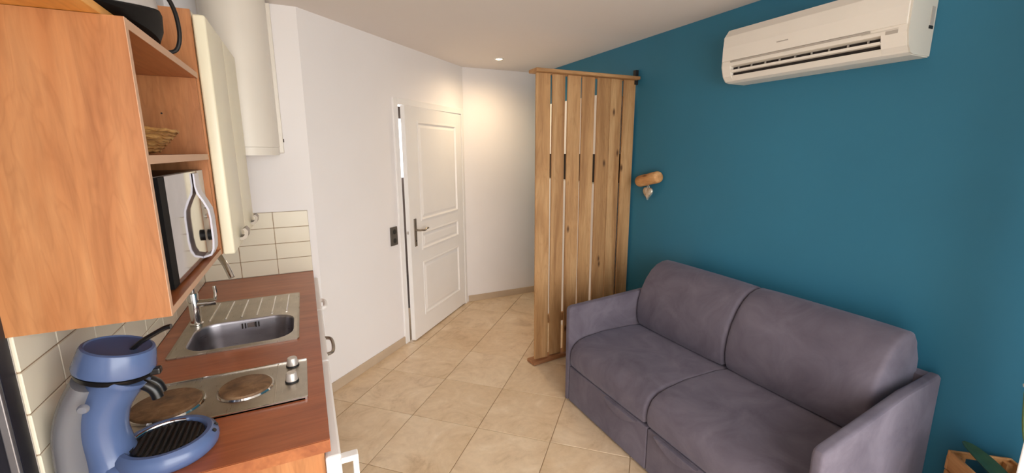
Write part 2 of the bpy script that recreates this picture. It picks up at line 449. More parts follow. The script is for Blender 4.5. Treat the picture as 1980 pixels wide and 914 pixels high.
# backsplash tiles
def wall_tile_grid():
    tm = bx((0, 0, 0), (0.197, 0.008, 0.097), 0.002, 1)
    end = bpy.data.objects['wall_kitchen_end']; left = bpy.data.objects['wall_left']
    obj('grout', bx((0.0, YE-0.0065, 0.90), (0.599, YE, 1.30)), 'grout', end)
    obj('grout', bx((0.0, 1.242, 0.90), (0.0065, YE-0.0065, 1.30)), 'grout', left)
    a = obj('wall_tile', tm, 'tile', end, local=True)
    first = True
    for r in range(4):
        for c in range(3):
            o = a if first else copy_part(a, end); first = False
            o.location = (0.0015+0.2*c+(0.008 if c == 0 else 0), YE-0.009, 0.9015+0.1*r)
            o.scale = (0.955 if c == 0 else 1, 1, 1)
    tm = bx((0, 0, 0), (0.008, 0.197, 0.097), 0.002, 1)
    b = obj('wall_tile', tm, 'tile', left, local=True)
    first = True
    for r in range(4):
        y0 = 1.2015
        while y0 < YE-0.02:
            ya, yb = max(y0, 1.2385), min(y0+0.197, YE-0.012)
            o = b if first else copy_part(b, left); first = False
            o.location = (0.001, ya, 0.9015+0.1*r); o.scale = (1, (yb-ya)/0.197, 1)
            y0 += 0.2
wall_tile_grid()

# ------------------------------------------------------------------ door
d1 = bpy.data.objects.new('door_1', None); COL.objects.link(d1); d1['kind'] = 'structure'
d1['label'] = 'white three-panel door standing slightly ajar'
hinge = DM @ Vector((1.982, -0.004, 0)); ANG = math.radians(3.3)
dm = Matrix.Translation(hinge) @ Matrix.Rotation(DROT+PI+ANG, 4, 'Z')    # local +x from hinge to latch, +y into the room
d1.matrix_world = dm; MW[d1.name] = dm
LW = 1.045
def door_leaf():
    # back slab, raised frame members, panels with a raised field
    bm = new(); T = 0.04; zs = [(0.19, 0.69), (0.80, 0.965), (1.065, 1.92)]; xa, xb = 0.125, LW-0.185
    box(bm, (0.0, -T, 0.012), (LW, -0.010, 2.035))
    box(bm, (0, -0.0105, 0.012), (xa, 0, 2.035)); box(bm, (xb, -0.0105, 0.012), (LW, 0, 2.035))
    zz = [0.012]+[z for p in zs for z in p]+[2.035]
    for k in range(0, len(zz), 2): box(bm, (xa, -0.0105, zz[k]), (xb, 0, zz[k+1]))
    return bm, zs, xa, xb
bm, zs, xa, xb = door_leaf()
lf = obj('door_leaf', bm, 'white_lacq', d1, local=True)
for z0, z1 in zs:
    bm = new(); e = 0.004
    # moulding ring sloping down, then a raised field
    def ring(i, y): return [(xa+i, y, z0+i), (xb-i, y, z0+i), (xb-i, y, z1-i), (xa+i, y, z1-i)]
    lv = [ring(0.0, 0.004), ring(0.012, 0.006), ring(0.022, -0.007), ring(0.030, -0.008), ring(0.052, -0.001)]
    V = [[bm.verts.new(p) for p in r] for r in lv]
    for A, B in zip(V[:-1], V[1:]):
        for k in range(4): bm.faces.new((A[k], A[(k+1) % 4], B[(k+1) % 4], B[k]))
    bm.faces.new(V[-1])
    b0 = [bm.verts.new((p[0], -0.0098, p[2])) for p in lv[0]]
    for k in range(4): bm.faces.new((b0[k], b0[(k+1) % 4], V[0][(k+1) % 4], V[0][k]))
    obj('door_panel', bm, 'white_lacq', lf, local=True)
hd = obj('door_handle', bx((LW-0.095, -0.002, 0.855), (LW-0.058, 0.008, 1.10), 0.004), 'nickel', d1, local=True)
HP = spline([(LW-0.076, 0.008, 1.0), (LW-0.076, 0.05, 1.0), (LW-0.095, 0.058, 1.0), (LW-0.14, 0.058, 0.992), (LW-0.175, 0.058, 1.004), (LW-0.205, 0.056, 1.002)], 5)
obj('lever', tube(HP, 0.0085, 10), 'nickel', hd, smooth=True, local=True)
bm = new(); cyl((LW-0.076, 0.007, 0.905), (LW-0.076, 0.0095, 0.905), 0.007, 12, bm); obj('keyhole', bm, 'dark_slot', hd, local=True)
obj('latch', bx((LW, -0.03, 0.975), (LW+0.012, -0.014, 1.0), 0.002), 'chrome', d1, local=True)
for z in (0.25, 1.05, 1.8):
    bm = new(); cyl((-0.004, 0.006, z), (-0.004, 0.006, z+0.09), 0.007, 10, bm); obj('hinge', bm, 'white_lacq', d1, local=True)
bm = new()
box(bm, (S0-0.045, -0.014, 0), (S0+0.012, 0.1, DT+0.045), 0.003, mat=DM)
box(bm, (S1-0.0, -0.014, 0), (S1+0.03, 0.1, DT+0.045), 0.003, mat=DM)
box(bm, (S0+0.012, -0.014, DT-0.008), (S1, 0.1, DT+0.045), 0.003, mat=DM)
obj('door_frame', bm, 'white_lacq', d1)
# dim room behind the door with a bright window
bm = new(); m = DM
box(bm, (0.6, 1.5, -0.1), (3.6, 1.55, H), mat=m); box(bm, (0.55, 0.1, -0.1), (0.6, 1.55, H), mat=m); box(bm, (3.6, 0.25, -0.1), (3.65, 1.55, H), mat=m)
box(bm, (0.55, 0.1, -0.12), (3.65, 1.55, -0.1), mat=m); box(bm, (0.55, 0.1, H), (3.65, 1.55, H+0.05), mat=m)
struct('wall_hall', bm, 'hall', 'dim brownish room behind the door gap')
w3 = struct('window_3', bx((1.0, 1.44, 1.32), (3.58, 1.49, 2.10), mat=DM), 'daylight', 'bright daylit window seen through the door gap')

# double socket on the slanted wall
so = thing('wall_socket', 'dark grey double power socket on white wall left of door', 'socket', DM @ Vector((0.79, 0, 0.905)), DROT)
obj('cover_plate', bx((-0.043, -0.012, 0.0), (0.043, -0.0005, 0.155), 0.003), 'socket', so, local=True)
for z in (0.04, 0.115):
    sp = obj('socket_insert', prism(rrect(-0.03, 0.03, z-0.03, z+0.03, 0.008), 'y', -0.0135, -0.0115), 'socket', so, local=True)
    bm = new(); cyl((0, -0.0145, z), (0, -0.0130, z), 0.021, 20, bm); obj('socket_hole', bm, 'socket_in', sp, local=True)

# recessed ceiling spot
sl = thing('ceiling_spot', 'small glowing recessed ceiling spotlight above the passage', 'spotlight', (2.333, 3.926, H))
obj('ring', lathe([(0.030, -0.001), (0.044, -0.001), (0.046, -0.004), (0.040, -0.010), (0.030, -0.008)], (2.333, 3.926, H), closed=True), 'white_lacq', sl, smooth=True)
obj('bulb', lathe([(0, -0.0015), (0.030, -0.0015), (0.027, -0.006), (0, -0.008)], (2.333, 3.926, H)), 'lamp', sl, smooth=True)
ld = bpy.data.lights.new('ceiling_spot_light', 'SPOT'); ld.energy = SPOT_WATTS; ld.color = (1.0, 0.74, 0.45); ld.spot_size = math.radians(172); ld.spot_blend = 1.0; ld.shadow_soft_size = 0.04
lo = bpy.data.objects.new('ceiling_spot_light', ld); COL.objects.link(lo); lo.location = (0, 0, -0.03); lo.parent = sl

# ------------------------------------------------------------------ slatted wooden partition
pt = thing('slat_partition', 'tall reclaimed wood slat partition beside the sofa', 'partition', (2.6, 2.86, 0))
sx = [(2.143, 0.118), (2.282, 0.108), (2.410, 0.113), (2.541, 0.113), (2.675, 0.118), (2.804, 0.112), (2.927, 0.119)]
for k, (x0, wd) in enumerate(sx):
    z0 = 0.035 if k else 0.028
    bm = bx((-wd/2, -0.008, z0), (wd/2, 0.008, 2.212), 0.002, 1)
    o = obj('slat', bm, 'pine', pt, local=True)
    o.location = (x0+wd/2-2.6, (-0.004, 0.004, -0.003, 0.003, -0.004, 0.005, 0.0)[k], 0)
    o.rotation_euler = (0, 0, math.radians((0, 1, -1, 1, 3, 4, 4)[k]))
obj('top_cap', bx((2.118, 2.80, 2.212), (3.045, 2.92, 2.236), 0.004, 1), 'pine_h', pt)
ft = bx((-0.06, -0.05, 0.0), (0.40, 0.05, 0.028), 0.004, 1)
o = obj('foot_board', ft, 'foot_wood', pt, local=True); o.location = (2.165-2.6, -0.005, 0.001); o.rotation_euler = (0, 0, math.radians(6))
obj('back_rail', bx((2.20, 2.885, 0.30), (3.04, 2.905, 0.37)), 'pine_h', pt)
obj('wall_bracket', bx((3.03, 2.845, 2.18), (3.06, 2.875, 2.29), 0.002), 'black_matt', pt)
# white storage unit glimpsed between the slats
wr = thing('storage_unit', 'white storage unit glimpsed through the gaps of the slat partition', 'storage unit', (2.9, 3.4, 0))
bm = new(); box(bm, (2.75, 2.95, 0.0), (3.045, 3.88, 1.40)); obj('lower_body', bm, 'white_lacq', wr)
obj('upper_body', bx((2.75, 2.95, 1.64), (3.045, 3.88, 2.10)), 'white_lacq', wr)
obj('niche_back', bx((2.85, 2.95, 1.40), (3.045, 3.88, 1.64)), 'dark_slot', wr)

# ------------------------------------------------------------------ sofa
def sofa():
    s = thing('sofa', 'two-seat grey-violet velour sofa bed against the blue wall', 'sofa', (2.55, 1.52, 0))
    ya, yb, ym = 0.745, 2.31, 1.545; th = 0.042
    def arm(y0, y1):
        pr = [(2.085, 0.012), (3.035, 0.012), (3.035, 0.690), (3.015, 0.705), (2.70, 0.702), (2.115, 0.672), (2.092, 0.664), (2.083, 0.645)]
        return prism(pr, 'y', y0, y1, 0.012, 3)
    obj('arm', arm(yb-th, yb), 'velvet', s, True); bm = arm(0.715, 0.757)
    for v in bm.verts: v.co.y += (v.co.x-2.085)*0.062               # the near arm flares outwards a little
    obj('arm', bm, 'velvet', s, True)
    y0, y1 = 0.784, yb-th-0.003
    obj('base_frame', bx((2.13, y0, 0.03), (3.02, y1, 0.262)), 'velvet', s)
    for a, b in ((y0, ym-0.02), (ym-0.016, y1)):
        dr = obj('drawer_front', bx((2.088, a, 0.012), (2.13, b, 0.258), 0.008, 3), 'velvet', s, True)
    # half-moon pull flaps under the cushion edge
        c = 1.735 if b > ym+0.1 else 1.33
        pts = [(c-0.135+0.27*i/14, 0.256-0.05*math.sin(PI*i/14)) for i in range(15)]
        obj('pull_flap', prism(pts, 'x', 2.068, 2.090, 0.005, 3), 'velvet', dr, True)
    # seat cushions: profile in x,z, rounded front nose
    pr = [(2.80, 0.268), (2.80, 0.445), (2.60, 0.458), (2.35, 0.460), (2.22, 0.452), (2.155, 0.436), (2.115, 0.408), (2.094, 0.370), (2.086, 0.325), (2.088, 0.285), (2.097, 0.268)]
    def cushion(pr, y0, y1, puff):
        bm = prism(pr, 'y', y0, y1, 0.022, 4)
        ed = [e for e in bm.edges if abs(e.verts[0].co.y-e.verts[1].co.y) > 0.3]
        bmesh.ops.subdivide_edges(bm, edges=ed, cuts=9, use_grid_fill=True)
        c = sum(p[0] for p in pr)/len(pr), sum(p[1] for p in pr)/len(pr)
        for v in bm.verts:
            t = (v.co.y-y0)/(y1-y0); w = max(0, 1-abs(2*t-1)**4)
            d = Vector((v.co.x-c[0], 0, v.co.z-c[1]))
            v.co += d.normalized()*puff*w if d.length > 0 else Vector()
        return bm
    for a, b in ((y0, ym-0.002), (ym+0.002, y1)):
        obj('seat_cushion', cushion(pr, a, b, 0.004), 'velvet', s, True, angle=0.9)
    bp = [(2.985, 0.44), (2.985, 0.60), (2.975, 0.76), (2.955, 0.850), (2.925, 0.888), (2.885, 0.902), (2.845, 0.900), (2.795, 0.884), (2.745, 0.848), (2.700, 0.792), (2.662, 0.718), (2.640, 0.640), (2.632, 0.560), (2.640, 0.500), (2.655, 0.466)]
    for a, b in ((0.842, ym-0.003), (ym+0.003, y1-0.002)):
        obj('back_cushion', cushion(bp, a, b, 0.005), 'velvet', s, True, angle=0.9)
    obj('back_frame', bx((2.96, y0, 0.20), (3.03, y1, 0.70), 0.01, 2), 'velvet', s, True)
    for fx in (2.16, 2.95):
        for fy in (ya+0.1, yb-0.1):
            bm = new(); cyl((fx, fy, 0.0), (fx, fy, 0.031), 0.022, 14, bm); obj('foot', bm, 'black_matt', s)
sofa()

# ------------------------------------------------------------------ air conditioner
def aircon():
    a = thing('air_conditioner', 'white wall-mounted air conditioner high on the blue wall', 'air conditioner', (X, 1.46, 2.05))
    y0, y1 = 1.025, 1.90
    pr = [(3.0615, 2.052), (3.0615, 2.345), (2.93, 2.345), (2.895, 2.335), (2.870, 2.30), (2.864, 2.17),
          (2.866, 2.140), (2.905, 2.132), (2.910, 2.112), (2.872, 2.112), (2.874, 2.106), (2.908, 2.104), (2.912, 2.094), (2.882, 2.088), (2.902, 2.062), (2.930, 2.052)]
    obj('body', prism(pr, 'y', y0, y1), 'white_pl', a, angle=0.4)
    ff = [(2.868, 2.168), (2.872, 2.30), (2.896, 2.338), (2.930, 2.349), (2.930, 2.352), (2.892, 2.342), (2.862, 2.302), (2.855, 2.24), (2.856, 2.168)]
    obj('front_panel', prism(ff, 'y', y0+0.002, y1-0.002), 'white_pl', a)
    mark = obj('maker_mark', bx((2.8546, 1.515, 2.208), (2.8562, 1.575, 2.2135)), 'grey_pl', a)
    # ends of the outlet slot and the louver
    ec = [(2.864, 2.16), (2.864, 2.140), (2.8705, 2.110), (2.880, 2.086), (2.905, 2.060), (2.93, 2.06), (2.93, 2.15)]
    obj('end_block', prism(ec, 'y', y0, 1.115), 'white_pl', a); obj('end_block', prism(ec, 'y', y1-0.05, y1), 'white_pl', a)
    obj('outlet_slot', bx((2.896, 1.115, 2.113), (2.9115, y1-0.05, 2.135)), 'dark_slot', a)
    obj('outlet_slot', bx((2.898, 1.115, 2.093), (2.913, y1-0.05, 2.105)), 'dark_slot', a)
    lv = obj('louver', prism([(2.869, 2.1175), (2.905, 2.124), (2.906, 2.121), (2.870, 2.1115)], 'y', 1.118, y1-0.053), 'white_pl', a)
    for k in range(9):
        y = 1.17+k*0.08
        obj('vane', bx((2.884, y, 2.113), (2.9, y+0.003, 2.134)), 'grey_pl', lv)
    bm = new(); box(bm, (2.8575, 1.155, 2.1585), (2.866, 1.845, 2.166)); obj('seam', bm, 'grey_pl', a)
    obj('display', bx((2.8632, 1.055, 2.138), (2.868, 1.10, 2.153), 0.0015), 'grey_pl', a)
    obj('display_strip', bx((2.8632, 1.055, 2.1545), (2.866, 1.19, 2.1585)), 'lightgrey_pl', a)
    sc = [(3.060, 2.056), (3.060, 2.343), (2.93, 2.343), (2.893, 2.333), (2.867, 2.30), (2.864, 2.14), (2.882, 2.086), (2.905, 2.060), (2.93, 2.054)]
    cap = obj('side_cap', prism(sc, 'y', y0-0.006, y0+0.001), 'lightgrey_pl', a)
    obj('side_cap', prism(sc, 'y', y1-0.001, y1+0.006), 'lightgrey_pl', a)
    obj('pipe_knockout', bx((3.02, y0-0.008, 2.17), (3.045, y0-0.005, 2.25)), 'grey_pl', cap)
    obj('knockout_catch', bx((3.015, y0-0.009, 2.163), (3.045, y0-0.005, 2.175)), 'black_matt', cap)
aircon()

# ------------------------------------------------------------------ log hook with heart
lg = thing('log_peg', 'short round wooden log mounted on blue wall beside partition', 'log', (X, 2.63, 1.45))
A = Vector((3.015, 2.725, 1.425)); B = Vector((3.015, 2.515, 1.472)); dv = (B-A).normalized()
pts = [A-dv*0.012, A-dv*0.004, A+dv*0.01, A.lerp(B, 0.3), A.lerp(B, 0.5), A.lerp(B, 0.75), B-dv*0.01, B+dv*0.004, B+dv*0.012]
obj('log_body', tube(pts, [0.026, 0.040, 0.045, 0.046, 0.044, 0.046, 0.045, 0.040, 0.026], 20), 'log', lg, True, angle=1.2)
ht = thing('heart_ornament', 'small silver heart ornament hanging under the log peg', 'ornament', (3.01, 2.61, 1.29))
def heart():
    bm = new(); n = 28; N = 6; c = Vector((3.01, 2.615, 1.340)); rows = []
    def hp(t):
        return (16*math.sin(t)**3/16.0, (13*math.cos(t)-5*math.cos(2*t)-2*math.cos(3*t)-math.cos(4*t))/16.0)
    for k in range(-N, N+1):
        u = k/N; s = math.sqrt(max(0.0, 1-abs(u)**2.2)); row = []
        if s < 0.02: s = 0.02
        for i in range(n):
            h = hp(2*PI*i/n)
            row.append(bm.verts.new((c.x+u*0.02, c.y+h[0]*0.052*s, c.z+(h[1]+0.1)*0.054*s)))
        rows.append(row)
    for a, b in zip(rows[:-1], rows[1:]):
        for i in range(n): bm.faces.new((a[i], a[(i+1) % n], b[(i+1) % n], b[i]))
    bm.faces.new(rows[0]); bm.faces.new(list(reversed(rows[-1])))
    return bm
obj('heart', heart(), 'silver', ht, True, angle=2)
bm = new(); pts = [(3.01, 2.615+0.010*math.cos(t), 1.388+0.014*math.sin(t)) for t in [2*PI*i/16 for i in range(17)]]
obj('hanging_ring', tube(pts, 0.003, 8), 'silver', ht, True)

# ------------------------------------------------------------------ kitchen base units and worktop
CY0, CY1 = 1.1702, YE-0.002
def base_cabinet(name, label, y0, y1, handle, first=False):
    c = thing(name, label, 'cabinet', (0.3, (y0+y1)/2, 0), group='white kitchenette base units')
    if first:
        obj('side_panel', bx((0.012, y0, 0.0), (0.583, y0+0.018, 0.861)), 'cherry', c)
    bm = new(); yy = y0+0.0185 if first else y0
    box(bm, (0.012, yy, 0.1), (0.02, y1, 0.86)); box(bm, (0.02, yy, 0.1), (0.583, yy+0.016, 0.86)); box(bm, (0.02, y1-0.016, 0.1), (0.583, y1, 0.86)); box(bm, (0.02, yy+0.016, 0.1), (0.583, y1-0.016, 0.116))
    obj('carcass', bm, 'white_lacq', c)
    obj('plinth_board', bx((0.05, y0+0.02, 0.0), (0.54, y1, 0.1)), 'white_lacq', c)
    d = obj('door', bx((0.584, y0+0.002-(0.02 if first else 0), 0.105), (0.624, y1-0.002, 0.852), 0.006, 2), 'white_lacq', c)
    kind, hy = handle
    if kind == 'loop':
        bm = new(); m = 'white_lacq'
        box(bm, (0.622, hy, 0.825), (0.668, hy+0.028, 0.842), 0.003); box(bm, (0.622, hy, 0.665), (0.668, hy+0.028, 0.682), 0.003); box(bm, (0.653, hy, 0.68), (0.668, hy+0.028, 0.827), 0.003)
    elif kind == 'bow':
        m = 'white_lacq'
        bm = tube(spline([(0.622, hy, 0.842), (0.640, hy+0.015, 0.842), (0.644, hy+0.07, 0.842), (0.640, hy+0.125, 0.842), (0.622, hy+0.14, 0.842)], 5), 0.011, 10)
    else:
        m = 'nickel'
        bm = tube(spline([(0.622, hy, 0.846), (0.644, hy+0.02, 0.846), (0.650, hy+0.09, 0.846), (0.644, hy+0.16, 0.846), (0.622, hy+0.18, 0.846)], 5), 0.007, 10)
    obj('handle', bm, m, d, smooth=(kind != 'loop'))
    return c
base_cabinet('base_cabinet', 'white base cabinet under the counter with wooden end panel, nearest the camera', CY0+0.006, 1.77, ('loop', 1.152), True)
base_cabinet('base_cabinet', 'white base cabinet under the counter between the hob and sink', 1.772, 2.40, ('steel', 1.84))
base_cabinet('base_cabinet', 'white base cabinet under the counter at the far end wall', 2.402, CY1-0.012, ('bow', 2.45))
# worktop with sink and hob cut-outs
SX0, SX1, SY0, SY1 = 0.068, 0.522, 1.922, 2.590
HX0, HX1, HY0, HY1 = 0.04, 0.549, 1.412, 1.702
wt = thing('worktop', 'reddish brown wood laminate worktop of the kitchenette', 'worktop', (0.3, 2.1, 0.86))
bm = new()
for lo_, hi_ in (((0.009, CY0), (0.60, HY0+0.015)), ((0.009, HY0+0.015), (HX0+0.015, HY1-0.015)), ((HX1-0.015, HY0+0.015), (0.60, HY1-0.015)), ((0.009, HY1-0.015), (0.60, SY0+0.015)),
                 ((0.009, SY0+0.015), (SX0+0.015, SY1-0.015)), ((SX1-0.015, SY0+0.015), (0.60, SY1-0.015)), ((0.009, SY1-0.015), (0.60, CY1-0.009))):
    box(bm, (lo_[0], lo_[1], 0.862), (hi_[0], hi_[1], 0.90))
bmesh.ops.remove_doubles(bm, verts=bm.verts, dist=1e-5)
obj('worktop_slab', bm, 'counter', wt)
obj('end_band', bx((0.012, CY0-0.003, 0.864), (0.598, CY0+0.0005, 0.899)), 'cherry_in', wt)

# hob
def hob():
    h = thing('electric_hob', 'steel two-plate electric hob set into the worktop', 'hob', (0.29, 1.556, 0.9))
    bm = prism(rrect(HX0, HX1, HY0, HY1, 0.008), 'z', 0.9005, 0.905)
    obj('hob_plate', bm, 'steel', h)
    obj('rim', prism(rrect(HX0, HX1, HY0, HY0+0.006, 0.0025), 'z', 0.9005, 0.908), 'chrome', h); obj('rim', prism(rrect(HX0, HX1, HY1-0.006, HY1, 0.0025), 'z', 0.9005, 0.908), 'chrome', h)
    obj('rib', bx((0.452, HY0+0.01, 0.9045), (0.456, HY1-0.01, 0.907), 0.001), 'steel', h)
    for cx, cy, r in ((0.158, 1.545, 0.092), (0.366, 1.560, 0.076)):
        hp = obj('hotplate', lathe([(0, 0.918), (r*0.28, 0.918), (r*0.32, 0.9165), (r*0.9, 0.918), (r*0.97, 0.916), (r, 0.911), (r, 0.906)], (cx, cy, 0), 48), 'plate', h, True)
        obj('trim_ring', lathe([(r+0.001, 0.905), (r+0.001, 0.911), (r+0.005, 0.911), (r+0.008, 0.9055)], (cx, cy, 0), 48), 'chrome', hp, True)
    for cy in (1.665, 1.545):
        kb = obj('knob', lathe([(0, 0.937), (0.014, 0.937), (0.0165, 0.934), (0.019, 0.912), (0.019, 0.910)], (0.502, cy, 0), 28), 'knob', h, True)
        obj('knob_collar', lathe([(0, 0.910), (0.021, 0.910), (0.0215, 0.905)], (0.502, cy, 0), 28), 'black_matt', kb, True)
hob()

# sink
def sink():
    s = thing('sink', 'stainless steel inset sink with ribbed draining board', 'sink', (0.3, 2.25, 0.9))
    bx0, bx1, by0, by1 = 0.112, 0.500, 1.955, 2.262; zt = 0.9045
    out = rrect(SX0, SX1, SY0, SY1, 0.012, 5); inn = rrect(bx0, bx1, by0, by1, 0.085, 5)
    bm = new()
    O0 = [bm.verts.new((p[0], p[1], 0.9005)) for p in out]
    O1 = [bm.verts.new((p[0], p[1], zt+0.0015)) for p in out]
    cxm, cym = (SX0+SX1)/2, (SY0+SY1)/2
    O2 = [bm.verts.new((cxm+(p[0]-cxm)*0.965, cym+(p[1]-cym)*0.975, zt)) for p in out]
    n = len(out)
    for A_, B_ in ((O0, O1), (O1, O2)):
        for i in range(n): bm.faces.new((A_[i], A_[(i+1) % n], B_[(i+1) % n], B_[i]))
    I0 = [bm.verts.new((p[0], p[1], zt)) for p in inn]
    # bridge the flat deck between outline and bowl (same vertex count, matched corner by corner)
    for i in range(n): bm.faces.new((O2[i], O2[(i+1) % n], I0[(i+1) % n], I0[i]))
    obj('deck', bm, 'steel', s)
    bm = new(); cx, cy = (bx0+bx1)/2, (by0+by1)/2; prev = None
    for k, (sc, z) in enumerate([(1.0, zt), (0.985, zt-0.004), (0.975, zt-0.012), (0.955, zt-0.06), (0.93, zt-0.11), (0.88, zt-0.135), (0.78, zt-0.147), (0.5, zt-0.150), (0.12, zt-0.152)]):
        ring = [bm.verts.new((cx+(p[0]-cx)*sc, cy+(p[1]-cy)*sc, z)) for p in inn]
        if prev:
            for i in range(n): bm.faces.new((prev[i], prev[(i+1) % n], ring[(i+1) % n], ring[i]))
        prev = ring
    bm.faces.new(prev)
    bw = obj('bowl', bm, 'steel_bowl', s, True, angle=1.2)
    obj('drain', lathe([(0, 0.755), (0.018, 0.756), (0.034, 0.7575), (0.040, 0.7545)], (cx, cy, 0), 28), 'chrome', bw, True)
    obj('overflow_plate', bx((cx-0.004, by1-0.0155, 0.868), (cx+0.026, by1-0.0115, 0.888), 0.001), 'chrome', bw)
    for dx in (-0.024, -0.012, 0.030, 0.042): obj('overflow_slot', bx((cx+dx-0.0025, by1-0.0165, 0.866), (cx+dx+0.0025, by1-0.011, 0.889)), 'dark_slot', bw)
    for k in range(6):
        x = 0.150+k*0.063
        obj('drainer_rib', tube([(x, 2.295, zt-0.0005), (x, 2.31, zt+0.001), (x+0.004, 2.55, zt+0.001), (x+0.004, 2.565, zt-0.0005)], 0.0045, 8), 'chrome', s, True)
sink()
# tap
def tap():
    t = thing('mixer_tap', 'chrome mixer tap with gooseneck spout behind the sink', 'tap', (0.105, 2.285, 0.9055))
    x, y = 0.105, 2.285
    obj('body', lathe([(0, 0.9056), (0.026, 0.9056), (0.026, 0.912), (0.021, 0.916), (0.021, 1.045), (0.019, 1.052), (0.014, 1.054), (0, 1.054)], (x, y, 0), 24), 'chrome', t, True)
    sp = spline([(x, y, 1.05), (x, y, 1.14), (x+0.015, y-0.01, 1.22), (x+0.06, y-0.04, 1.265), (x+0.11, y-0.07, 1.255), (x+0.15, y-0.105, 1.20), (x+0.175, y-0.135, 1.137)], 6)
    obj('spout', tube(sp, 0.0125, 14), 'chrome', t, True)
    lv = obj('valve', tube([(x, y, 1.002), (x+0.085, y-0.003, 1.002)], 0.0165, 18), 'chrome', t, True)
    obj('lever', tube([(x+0.080, y-0.003, 1.01), (x+0.086, y-0.003, 1.04), (x+0.084, y-0.003, 1.075)], 0.0075, 10), 'chrome', lv, True)
tap()

# ------------------------------------------------------------------ open shelf unit
XD, YC, YC2, ZB, ZT = 0.2861, 1.2288, 1.957, 1.2853, 1.944
su = thing('shelf_unit', 'cherry wood open wall shelf unit holding the microwave', 'shelf', (0.14, 1.59, ZB))
obj('side_panel', bx((0.002, YC, ZB), (XD, YC+0.018, ZT-0.0)), 'cherry', su)
obj('edge_band', bx((XD, YC, ZB), (XD+0.0012, YC+0.018, ZT)), 'cherry_edge', su)
def shelf(z0, z1):
    b = obj('shelf_board', bx((0.002, YC+0.018, z0), (XD-0.0012, YC2-0.002, z1)), 'cherry_in', su)
    obj('edge_band', bx((XD-0.0012, YC+0.018, z0), (XD+0.0005, YC2-0.002, z1)), 'cherry_edge', b)
shelf(1.924, ZT); shelf(1.640, 1.660); shelf(ZB, 1.3025)
obj('side_panel', bx((0.002, YC2-0.02, 1.3025), (XD-0.004, YC2-0.002, 1.9235)), 'cherry', su)
bm = new(); cyl((0.17, YC2-0.0215, 1.80), (0.17, YC2-0.0195, 1.80), 0.003, 8, bm); obj('pin_hole', bm, 'dark_slot', su)

# loose board on top of the shelf unit
o = tag(obj('wooden_board', bx((0.003, 0.72, ZT+0.001), (0.250, YC2-0.005, ZT+0.019), 0.001, 1), 'board'), 'orange wood board lying on top of the shelf unit', 'board')
rebase(o, (0.12, 1.3, ZT+0.001))

# black cooker on the board
def cooker():
    c = thing('electric_cooker', 'black rounded electric cooker with grey lid on top of shelf unit', 'cooker', (0.15, 1.62, ZT+0.0195))
    z = ZT+0.0198; ctr = (0.150, 1.455, 0)
    def slope(bm):                                                  # the rim rises towards the far end
        for v in bm.verts:
            h = v.co.z-z; f = 0.10+1.05*max(0.0, min(1.0, (v.co.y-1.22)/0.52))
            v.co.z = z+(h*f if h <= 0.1026 else 0.1025*f+(h-0.1025))
        return bm
    obj('pot_body', slope(lathe([(0, z), (0.120, z), (0.130, z+0.006), (0.140, z+0.04), (0.142, z+0.085), (0.138, z+0.100), (0.132, z+0.102), (0, z+0.102)], ctr, 48, sx=1.0, sy=2.5)), 'black_flat', c, True)
    obj('lid', slope(lathe([(0.136, z+0.1025), (0.134, z+0.125), (0.11, z+0.16), (0.06, z+0.185), (0, z+0.19)], ctr, 48, sx=1.0, sy=2.5)), 'greylid', c, True)
    pts = spline([(0.235, 1.76, z+0.006), (0.272, 1.765, z+0.02), (0.288, 1.745, z+0.08), (0.280, 1.68, z+0.15), (0.22, 1.55, z+0.205), (0.15, 1.44, z+0.19)], 6)
    obj('handle', tube(pts, 0.006, 10), 'black_matt', c, True)
cooker()

# ------------------------------------------------------------------ cream wall cabinet
cc = thing('wall_cabinet', 'cream wall cabinet with two doors beyond the shelf unit', 'cabinet', (0.15, 2.34, 1.28))
ZC0, ZC1, CYB = 1.280, 2.155, 2.735
obj('side_panel', bx((0.002, YC2, ZC0), (0.288, YC2+0.016, ZC1)), 'cherry', cc)
obj('body', bx((0.002, YC2+0.016, ZC0), (0.288, CYB, ZC1-0.002)), 'cream', cc)
for k, (a, b) in enumerate(((YC2+0.006, 2.344), (2.347, CYB))):
    d = obj('door', bx((0.290, a, ZC0-0.004), (0.330, b, ZC1-0.012), 0.008, 3), 'cream', cc, True)
    hy = (2.135, 2.585)[k]
    pr = [(0.3295, 1.300), (0.346, 1.300), (0.360, 1.314), (0.363, 1.336), (0.353, 1.350), (0.342, 1.346), (0.350, 1.336), (0.348, 1.320), (0.340, 1.312), (0.3295, 1.312)]
    obj('handle', prism(pr, 'y', hy, hy+0.075), 'nickel', d)

